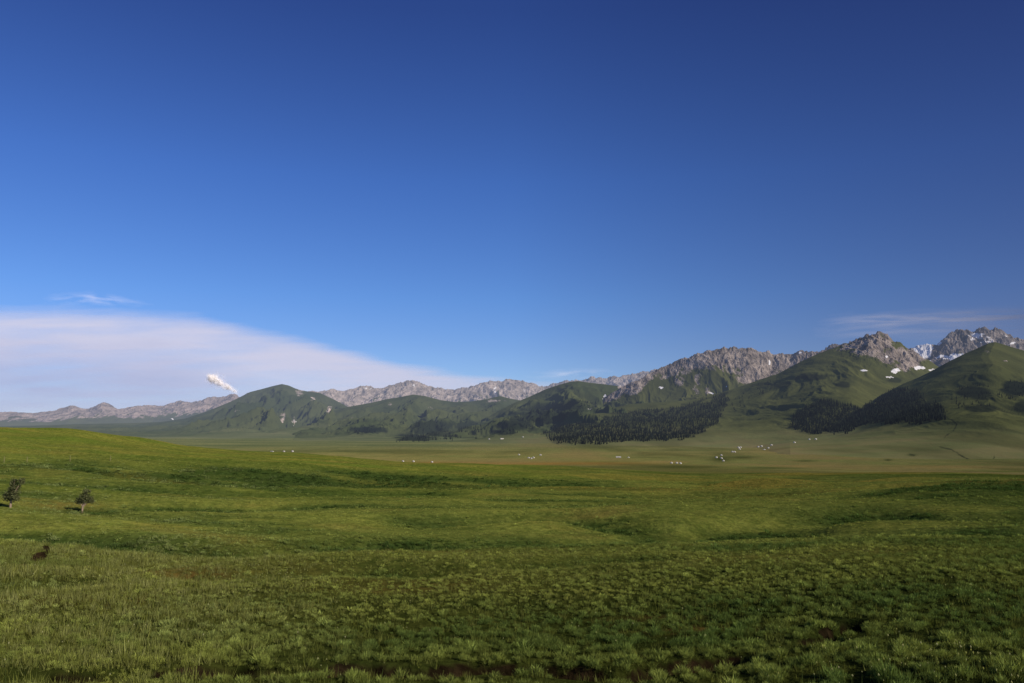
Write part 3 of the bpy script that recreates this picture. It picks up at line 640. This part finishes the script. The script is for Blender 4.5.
# ------------------------------------------------------------------ two small trees on the left
M_BARK = simple_mat('pale_bark', tuple(srgb(150, 132, 112)), scale=8)
def tube(P, rad, sides=8):
    V, Fc = [], []
    P = [np.array(p, float) for p in P]
    for i, p in enumerate(P):
        d = P[min(i + 1, len(P) - 1)] - P[max(i - 1, 0)]; d /= np.linalg.norm(d)
        u = np.cross(d, (0, 1, .2)); u /= np.linalg.norm(u); w = np.cross(d, u)
        for s in range(sides):
            a = s * 2 * math.pi / sides; V.append(p + rad[i] * (math.cos(a) * u + math.sin(a) * w))
    for i in range(len(P) - 1):
        for s in range(sides):
            Fc.append((i * sides + s, i * sides + (s + 1) % sides, (i + 1) * sides + (s + 1) % sides, (i + 1) * sides + s))
    return np.array(V), np.array(Fc)
def small_tree(px, py, h, wid, lean, blobs, label, seed):
    r_ = np.random.default_rng(seed); x, y, r = ground_hit(px, py); z = float(ground(np.array([x]), np.array([y]))[0])
    root = link('small_tree', None, label, 'tree', loc=(x, y, z + CZ))
    V, Fc, off = [], [], 0
    def add(P, rad):
        nonlocal off
        v, f = tube(P, rad); V.append(v); Fc.append(f + off); off += len(v)
    add([(0, 0, -.2), (.02, 0, .3 * h * .5), (lean * .3, .03, .3 * h), (lean * .6, 0, .55 * h), (lean, .02, .85 * h)], [.12, .10, .085, .06, .02])
    for b in blobs:
        add([(lean * .25, 0, .22 * h), (b[0] * .5, b[1] * .5, (.25 * h + b[2]) * .5 + .05), (b[0], b[1], b[2])], [.06, .045, .015])
    tr = link('trunk', mesh_from('trunk', np.concatenate(V), np.concatenate(Fc), M_BARK, None, True), parent=root)
    LV, LC = [], []
    for (bx, by, bz, br, bh, cnt) in blobs:
        d = r_.normal(0, 1, (cnt, 3)); d /= np.linalg.norm(d, axis=1)[:, None]
        q = d * (r_.random(cnt) ** .45)[:, None] * np.array([br, br, bh]) * (1 + .25 * np.sin(d[:, :1] * 5 + bx) * np.cos(d[:, 2:] * 4)) + (bx, by, bz)
        dirn = d + r_.normal(0, .7, (cnt, 3)) + (0, 0, .4); dirn /= np.linalg.norm(dirn, axis=1)[:, None]
        side = np.cross(dirn, r_.normal(0, 1, (cnt, 3))); side /= np.linalg.norm(side, axis=1)[:, None]
        L = .09 + .07 * r_.random(cnt)[:, None]; W = .045
        LV.append(np.stack([q - dirn * L, q + side * W, q + dirn * L, q - side * W], 1).reshape(-1, 3))
        LC.append(np.repeat(srgb(100, 104, 70)[None] * np.clip(r_.normal(1, .25, (cnt, 1)), .4, 1.8), 4, 0))
    LV = np.concatenate(LV); LC = np.concatenate(LC)
    link('crown', mesh_from('crown', LV, np.arange(len(LV)).reshape(-1, 4), M_LEAF, {'col': LC}), parent=root)
small_tree(10.5, 504, 3.1, 1.2, .25, [(0, 0, 1.25, .62, .6, 520), (.3, .1, 1.8, .6, .65, 480), (-.45, 0, 1.0, .42, .4, 200), (.95, 0, 2.6, .36, .34, 150), (.1, .2, 2.5, .38, .4, 170), (.55, -.2, 1.0, .45, .4, 220)],
           'taller dark bushy small tree at the left edge of the meadow', 1)
small_tree(82.5, 504, 2.7, 1.2, .2, [(.15, 0, 1.55, .62, .5, 330), (.55, .1, 1.4, .55, .38, 230), (-.4, 0, 1.2, .42, .32, 170), (.35, 0, 2.15, .45, .36, 150), (.9, 0, 1.2, .32, .25, 80)],
           'shorter round crowned small tree with a bare pale stem', 2)

# ------------------------------------------------------------------ fence posts on the bank
M_POST = simple_mat('weathered_wood', tuple(srgb(128, 122, 84)), scale=12, var=.3)
def post_mesh(seed, h):
    r_ = np.random.default_rng(seed)
    v, f = tube([(0, 0, -.3), (.01, 0, h * .5), (.03 * r_.normal(), 0, h - .06), (.03 * r_.normal(), 0, h)], [.062, .058, .052, .03], 9)
    cap = len(v) - 9
    me = bpy.data.meshes.new('fence_post'); me.from_pydata([tuple(q) for q in v], [], [tuple(q) for q in f] + [tuple(range(cap, cap + 9))]); me.materials.append(M_POST)
    return me
for i, (px, py, h, lab) in enumerate([(4, 461.5, 1.1, 'weathered fence post nearest the left edge of the meadow bank'), (27, 461.5, 1.0, 'weathered fence post on the bank, second from the left edge'),
                                     (70, 462, 1.05, 'weathered fence post on the bank above the round crowned small tree'), (110, 463, 1.0, 'weathered fence post farthest right on the grassy bank')]):
    x, y, r = ground_hit(px, py); z = float(ground(np.array([x]), np.array([y]))[0])
    o = link('fence_post', post_mesh(i, h), lab, 'fence post', 'fence posts on the meadow bank', loc=(x, y, z + CZ)); o.rotation_euler = (.03 * rng.normal(), .04 * rng.normal(), rng.random())

# ------------------------------------------------------------------ yurts on the plain
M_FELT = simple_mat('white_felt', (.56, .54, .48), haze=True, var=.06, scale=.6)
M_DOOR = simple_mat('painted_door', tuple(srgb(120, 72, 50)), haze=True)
def yurt_mesh():
    V, Fc, Mi = [], [], []; n_ = 18
    prof = [(3.0, -.3), (3.0, 1.6), (3.12, 1.62), (3.1, 1.75), (2.2, 2.35), (1.2, 2.85), (.6, 3.0), (.6, 3.15), (.35, 3.25)]
    for (r, z) in prof:
        for s in range(n_): V.append((r * math.cos(s * 2 * math.pi / n_), r * math.sin(s * 2 * math.pi / n_), z))
    for i in range(len(prof) - 1):
        for s in range(n_): Fc.append((i * n_ + s, i * n_ + (s + 1) % n_, (i + 1) * n_ + (s + 1) % n_, (i + 1) * n_ + s)); Mi.append(0)
    b = (len(prof) - 1) * n_; Fc.append(tuple(range(b, b + n_))); Mi.append(0)
    k = len(V)   # door box towards -y
    for dx in (-.5, .5):
        for dy in (-3.08, -2.8):
            for dz in (-.1, 1.5): V.append((dx, dy, dz))
    for f in ((0, 1, 3, 2), (4, 6, 7, 5), (0, 4, 5, 1), (2, 3, 7, 6), (1, 5, 7, 3)): Fc.append(tuple(k + q for q in f)); Mi.append(1)
    me = bpy.data.meshes.new('yurt'); me.from_pydata(V, [], Fc); me.materials.append(M_FELT); me.materials.append(M_DOOR)
    me.polygons.foreach_set('material_index', Mi); return me
def tent_mesh():
    V, Fc, Mi = [], [], []
    L, W, H, R_ = 7.5, 2.6, 2.2, 3.9
    for x in (-L, L):
        for (y, z) in ((-W, -.3), (-W, H), (0, R_), (W, H), (W, -.3)): V.append((x, y, z))
    Fc = [(0, 1, 6, 5), (3, 4, 9, 8), (0, 4, 3, 2, 1), (5, 6, 7, 8, 9)]; Mi = [0, 0, 0, 0]
    k = len(V)    # roof with overhang
    for x in (-L - .3, L + .3):
        for (y, z) in ((-W - .35, H - .15), (0, R_ + .08), (W + .35, H - .15)): V.append((x, y, z))
    Fc += [(k, k + 1, k + 4, k + 3), (k + 1, k + 2, k + 5, k + 4)]; Mi += [0, 0]
    k = len(V)
    for dx in (-.7, .7):
        for dz in (-.1, 1.9): V.append((dx, -W - .03, dz))
    Fc.append((k, k + 2, k + 3, k + 1)); Mi.append(1)
    for wx in (-5, -2.7, 2.7, 5):
        k = len(V)
        for dx in (-.5, .5):
            for dz in (.9, 1.7): V.append((wx + dx, -W - .03, dz))
        Fc.append((k, k + 2, k + 3, k + 1)); Mi.append(1)
    me = bpy.data.meshes.new('long_tent'); me.from_pydata(V, [], Fc); me.materials.append(M_FELT); me.materials.append(M_DOOR)
    me.polygons.foreach_set('material_index', Mi); return me
Y_ME, T_ME = yurt_mesh(), tent_mesh()
ALLZ = {}
def surface_at(px, py):
    """nearest land under an image position: plain or mountain foot"""
    gx, gy, gr = ground_hit(px, py, 700); best = (gr, gx, gy, float(ground(np.array([gx]), np.array([gy]))[0]))
    for nme, P in PATCH.items():
        m = (np.abs(P['px'] - px) < 1.2) & (np.abs(P['py'] - py) < .8) & (P['T'] <= 1)
        if m.any():
            rr = np.hypot(P['X'][m], P['Y'][m]); i = np.argmin(rr)
            if rr[i] < best[0]: best = (rr[i], P['X'][m][i], P['Y'][m][i], P['Z'][m][i])
    return best
W3 = 'white round tent in the row beyond the near hill'
YURTS = [(272, 451.3, 't', 'long low white shelter at the left end of the row beyond the near hill'), (284, 451.3, 'y', W3 + ', second from its left end'), (292.5, 451.3, 'y', 'white round tent at the right end of the row beyond the near hill'),
         (403, 461.3, 'y', 'white round tent just over the hill crest, leftmost of three'), (413.5, 461.5, 'y', 'white round tent just over the hill crest, middle of three'), (432, 461.8, 'y', 'faint white round tent just over the hill crest, rightmost of three'),
         (490, 438.6, 'y', 'small white round tent left of the pair at the foot of the dark spur'), (502.5, 438.4, 't', 'long white shelter at the foot of the dark spur'), (524, 436.6, 'y', 'small white round tent at the left tip of the long spruce stand'),
         (519, 454.5, 'y', 'pale round tent set back left of the bright cluster on the plain'), (528.7, 458.6, 'y', 'bright white round tent, left one of the close cluster on the plain'), (533.5, 458.4, 'y', 'bright white round tent, right one of the close cluster on the plain'), (531.2, 459.9, 'y', 'bright white round tent, front one of the close cluster on the plain'), (540.5, 454.4, 'y', 'pale round tent set back right of the bright cluster on the plain'),
         (618.5, 458.8, 't', 'long white shelter alone on the plain below the long spruce stand'), (628.5, 458.2, 'y', 'small round tent just right of the lone long shelter on the plain'),
         (671.5, 463.2, 'y', 'white round tent, faint left one of the low three on the dry plain'), (676.8, 463.3, 'y', 'white round tent, middle one of the low three on the dry plain'), (680.4, 463.5, 'y', 'white round tent, right one of the low three on the dry plain'),
         (716.5, 457.2, 'y', 'white round tent at the left end of the slanting camp on the dry plain'), (721.3, 455.6, 'y', 'white round tent at the back of the left knot of the slanting camp'), (721.5, 459.4, 'y', 'white round tent in the middle of the left knot of the slanting camp'), (723.4, 461.4, 'y', 'white round tent at the front of the left knot of the slanting camp'),
         (732.5, 452.6, 'y', 'left tent of the dim pair inside the slanting camp'), (734.6, 452.7, 'y', 'right tent of the dim pair inside the slanting camp'), (738.6, 448.2, 'y', 'left tent of the bright knot high in the slanting camp'), (740.6, 447.6, 'y', 'right tent of the bright knot high in the slanting camp'), (739.6, 449.5, 'y', 'front tent of the bright knot high in the slanting camp'),
         (757.5, 446.5, 'y', 'first tent along the top row of the camp near the dry slope'), (761, 445.9, 'y', 'bright second tent along the top row of the camp near the dry slope'), (763.3, 449.6, 'y', 'pale tent standing below the top row of the camp near the dry slope'), (767.6, 447.6, 'y', 'small tent just under the right end of the top row of the camp'), (770.5, 444.8, 'y', 'bright tent at the right end of the top row of the camp'),
         (793.5, 442.2, 'y', 'lone small white tent between the camp and the right spruce stand'), (808.8, 439, 'y', 'left white tent of the pair below the right spruce stand'), (815, 438.8, 'y', 'right white tent of the pair below the right spruce stand')]
for (px, py, kd, lab) in YURTS:
    r, x, y, z = surface_at(px, py)
    o = link('yurt' if kd == 'y' else 'long_tent', Y_ME if kd == 'y' else T_ME, lab, 'yurt' if kd == 'y' else 'tent', 'white tents on the plain', loc=(x, y, z + CZ + .2))
    s = (.86 + .16 * rng.random()) * r / 2000 if kd == 'y' else .62 * r / 2000
    s = float(np.clip(s, .6, 1.5)); o.scale = (s, s, s); o.rotation_euler = (0, 0, rng.normal() * .4)

# ------------------------------------------------------------------ clouds
NS = (.45, -.75, .48)
def cloud_mat(name, top, low, z0, z1, gain):
    m, nt = new_mat(name); n = N(nt)
    p = n.node('ShaderNodeNewGeometry').outputs['Position']
    c = n.mix(n.attr('white'), low, top)
    # vapour scatters the same way whatever the slope of the sheet: shade it as if it faced the light
    nv = n.node('ShaderNodeCombineXYZ', inp={0: NS[0], 1: NS[1], 2: NS[2]})
    d = n.node('ShaderNodeBsdfDiffuse', inp={'Color': c, 'Normal': nv.outputs[0]})
    t = n.node('ShaderNodeBsdfTransparent')
    a = n.math('MULTIPLY', n.attr('dens'), gain, clamp=True)
    mx = n.node('ShaderNodeMixShader', inp={0: a, 1: t.outputs[0], 2: d.outputs[0]})
    n.finish(m, mx.outputs[0], False); return m
def cloud_sheet(name, x0, x1, y0, y1, dist, densf, mat, label, nx=420, ny=150, thr=.015, whitef=None):
    px, py = np.meshgrid(np.linspace(x0, x1, nx), np.linspace(y0, y1, ny))
    dn = densf(px, py)
    az, te = px2dir(px, py)
    rr = dist * np.ones_like(px)
    V = np.stack([rr * np.sin(az), rr * np.cos(az), rr * te + CZ], -1).reshape(-1, 3)
    fc = grid_faces(ny, nx); k = (dn.ravel()[fc].max(1) > thr); fc = fc[k]
    used = np.unique(fc); mp = np.full(len(V), -1); mp[used] = np.arange(len(used))
    return link('cloud', mesh_from(name, V[used], mp[fc], mat, {'dens': dn.ravel()[used], 'white': (whitef(px, py) if whitef else np.ones_like(px)).ravel()[used]}, True), label, 'cloud')
DC = 46000.0
def d_bank(px, py):
    top = np.interp(px, [-120, 0, 60, 150, 200, 250, 300, 350, 400, 450, 480, 540, 600], [311, 312, 312, 315, 319.5, 330, 341, 352.5, 365, 374, 378, 383, 388])
    e = py - top + 4.5 * fbm(px / 70 + py / 30, py / 7, 401, 5)
    soft = np.interp(px, [0, 200, 400, 540], [15, 13, 9, 6])
    d = sstep(-soft * .55, soft, e) ** .8
    d = d * np.interp(px, [-120, 300, 480, 550, 585], [1, .98, .96, .75, 0])
    d = d * (1 - .34 * np.clip(fbm(px / 130 + py / 60, py / 13, 407, 5) * 1.3 + .25, 0, 1)) * np.interp(py, [310, 350, 385, 425], [.93, .97, .86, .72])
    return np.clip(d, 0, 1)
M_BANK = cloud_mat('lavender_cloud', (.468, .495, .63), (.31, .355, .54), DC * .005, DC * .12, 1.0)
cloud_sheet('cloud_bank', -120, 600, 300, 440, DC, d_bank, M_BANK, whitef=lambda px, py: np.clip(1.15 - sstep(0, 75, py - np.interp(px, [0, 150, 200, 250, 300, 350, 400, 450, 480, 540, 600], [312, 315.5, 319.5, 330, 341, 352.5, 365, 374, 378, 383, 388])) + .25 * fbm(px / 90, py / 14, 409, 4) + .55 * sstep(130, 330, px), 0, 1), label='long pale lavender cloud bank sloping down over the left mountains')
def d_wr(px, py):
    c = np.interp(px, [800, 860, 1024, 1130], [326, 321, 316, 314])
    d = np.exp(-((py - c) / 6.5) ** 2) * .55 + np.exp(-((py - c - 13) / 7) ** 2) * .28
    s = np.clip(.35 + .3 * sstep(900, 1010, px) + 1.0 * fbm(px / 70, (py - c) / 5, 421, 4), 0, 1)
    return d * s * sstep(800, 900, px) * 1.35
M_WISP = cloud_mat('thin_cirrus', (.95, .92, .97), (.95, .92, .97), 0, 1, .8)
cloud_sheet('wisp_right', 800, 1130, 298, 352, 60000, d_wr, M_WISP, 'thin streaky wisp of cloud above the snow patched peak', 260, 70)
def d_wl(px, py):
    c = np.interp(px, [20, 90, 150], [300, 298, 305])
    return np.exp(-((py - c) / 4.5) ** 2) * np.exp(-((px - 95) / 36) ** 2) * np.clip(.35 + 1.2 * fbm(px / 22, (py - c) / 4, 431, 4), 0, 1) * .36
cloud_sheet('wisp_left', 20, 170, 284, 318, 60000, d_wl, M_WISP, 'small faint wisp of cloud above the lavender cloud bank', 120, 50)
def d_wm(px, py):
    c = np.interp(px, [520, 640], [376, 371])
    return np.exp(-((py - c) / 4) ** 2) * np.exp(-((px - 570) / 30) ** 2) * np.clip(.3 + 1.1 * fbm(px / 25, (py - c) / 4, 441, 4), 0, 1) * .3
cloud_sheet('wisp_mid', 520, 640, 360, 388, 60000, d_wm, M_WISP, 'faint wisp of cloud just above the middle rocky range', 100, 40)

# small sunlit cumulus, see-through spheres with normals bent sunward and translucence added to brighten
DP = 26000.0; r_ = np.random.default_rng(5)
m_puff, nt = new_mat('cumulus_vapour'); n = N(nt)
V, Fc, off = [], [], 0
import bmesh
bm = bmesh.new()
pa = []
for i in range(420):
    t = r_.random() ** 2.1; rad = np.interp(t, [0, .15, .4, .7, 1], [4.2, 5.8, 5.2, 2.8, 2.0])
    u_ = r_.normal(0, .5, 3); q_ = min(1.0, float(np.linalg.norm(u_)))
    qx = 211 + 26 * t + u_[0] * rad; qy = 377.5 + 15 * t + u_[1] * rad; q = .8 + 1.9 * r_.random() ** 1.7
    az, te = px2dir(qx, qy); d_ = DP + u_[2] * rad * DP / F
    c_ = Vector((d_ * math.sin(az), d_ * math.cos(az), d_ * float(te) + CZ))
    ret = bmesh.ops.create_icosphere(bm, subdivisions=2, radius=q * DP / F)
    for v in ret['verts']: v.co += c_
    pa += [(.2 * (1 - q_) + .03) * (1 - .7 * t)] * len(ret['verts'])
for f in bm.faces: f.smooth = True
me = bpy.data.meshes.new('cumulus'); bm.to_mesh(me); bm.free()
at = me.attributes.new('vapour', 'FLOAT', 'POINT'); at.data.foreach_set('value', np.array(pa, np.float32))
o = link('cloud', me, 'small bright sunlit puff of cloud behind the left mountains', 'cloud')
gn = n.node('ShaderNodeNewGeometry').outputs['Normal']
va = n.node('ShaderNodeVectorMath', operation='MULTIPLY_ADD', inp={0: gn, 1: (.4, .4, .4), 2: (.5, -.55, .45)})
vn = n.node('ShaderNodeVectorMath', operation='NORMALIZE', inp={0: va.outputs[0]})
d = n.node('ShaderNodeBsdfDiffuse', inp={'Color': (.94, .90, .88, 1), 'Normal': vn.outputs[0]})
m2 = n.node('ShaderNodeMixShader', inp={0: n.attr('vapour'), 1: n.node('ShaderNodeBsdfTransparent').outputs[0], 2: n.node('ShaderNodeAddShader', inp={0: d.outputs[0], 1: n.node('ShaderNodeBsdfTranslucent', inp={'Color': (.26, .26, .30, 1), 'Normal': vn.outputs[0]}).outputs[0]}).outputs[0]})
n.finish(m_puff, m2.outputs[0], False); me.materials.append(m_puff)

# ------------------------------------------------------------------ sky, sun, camera
w = bpy.data.worlds.new('World'); S.world = w; w.use_nodes = True
nt = w.node_tree; nt.nodes.clear(); n = N(nt)
sky = n.node('ShaderNodeTexSky', sky_type='NISHITA'); sky.sun_disc = False; sky.sun_elevation = SUN_EL; sky.sun_rotation = SUN_AZ
sky.altitude = 2500; sky.air_density = 1.0; sky.dust_density = .25; sky.ozone_density = 2.5
gen = n.node('ShaderNodeTexCoord').outputs['Generated']
sx = n.node('ShaderNodeSeparateXYZ', inp={0: gen})
gx = n.node('ShaderNodeMapRange', inp={0: sx.outputs[0], 1: -.6, 2: .6, 3: 0.0, 4: 1.0}).outputs[0]
def ramp_node(fac, stops):
    r = n.node('ShaderNodeValToRGB', inp={0: fac}); e = r.color_ramp.elements
    for i, (p_, c_) in enumerate(stops):
        k = e[i] if i < 2 else e.new(p_)
        k.position = p_; k.color = (*[v / 1.25 for v in c_], 1)
    return r.outputs[0]
# thin dry mountain air: deeper blue overhead and away from the haze on the left
up = ramp_node(sx.outputs[2], [(0.0, (.72, .78, 1.02)), (1.0, (.3, .42, .9)), (.1, (.63, .76, 1.06)), (.16, (.56, .78, 1.15)), (.3, (.46, .70, 1.2)), (.48, (.345, .48, .95))])
side = ramp_node(gx, [(0.0, (.92, .93, .94)), (1.0, (.72, .58, .60)), (.5, (1, 1, 1))])
c = n.mix(1.0, n.mix(1.0, n.mix(1.0, sky.outputs[0], up, 'MULTIPLY'), side, 'MULTIPLY'), (1.5625, 1.5625, 1.5625), 'MULTIPLY')
bg = n.node('ShaderNodeBackground', inp={'Color': c, 'Strength': .10})
out = n.node('ShaderNodeOutputWorld'); nt.links.new(bg.outputs[0], out.inputs[0])

sd = bpy.data.lights.new('sun', 'SUN'); sd.energy = 4.2; sd.angle = math.radians(.5); sd.color = (1, .90, .76)
so = bpy.data.objects.new('sun', sd); COL.objects.link(so)
dv = Vector((math.cos(SUN_EL) * math.sin(SUN_AZ), math.cos(SUN_EL) * math.cos(SUN_AZ), math.sin(SUN_EL)))
so.rotation_euler = (-dv).to_track_quat('-Z', 'Y').to_euler(); so.location = (0, 0, 60)

cam = bpy.data.cameras.new('camera'); cam.sensor_width = 36; cam.lens = 36 * F / 1024; cam.clip_start = .1; cam.clip_end = 200000
co = bpy.data.objects.new('camera', cam); COL.objects.link(co); co.location = (0, 0, CZ); co.rotation_euler = (math.pi / 2 + PITCH, 0, 0)
S.camera = co
S.view_settings.view_transform = 'Standard'; S.view_settings.look = 'None'; S.view_settings.exposure = 0; S.view_settings.gamma = 1
S.render.engine = 'CYCLES'; S.cycles.transparent_max_bounces = 40; S.cycles.max_bounces = 6
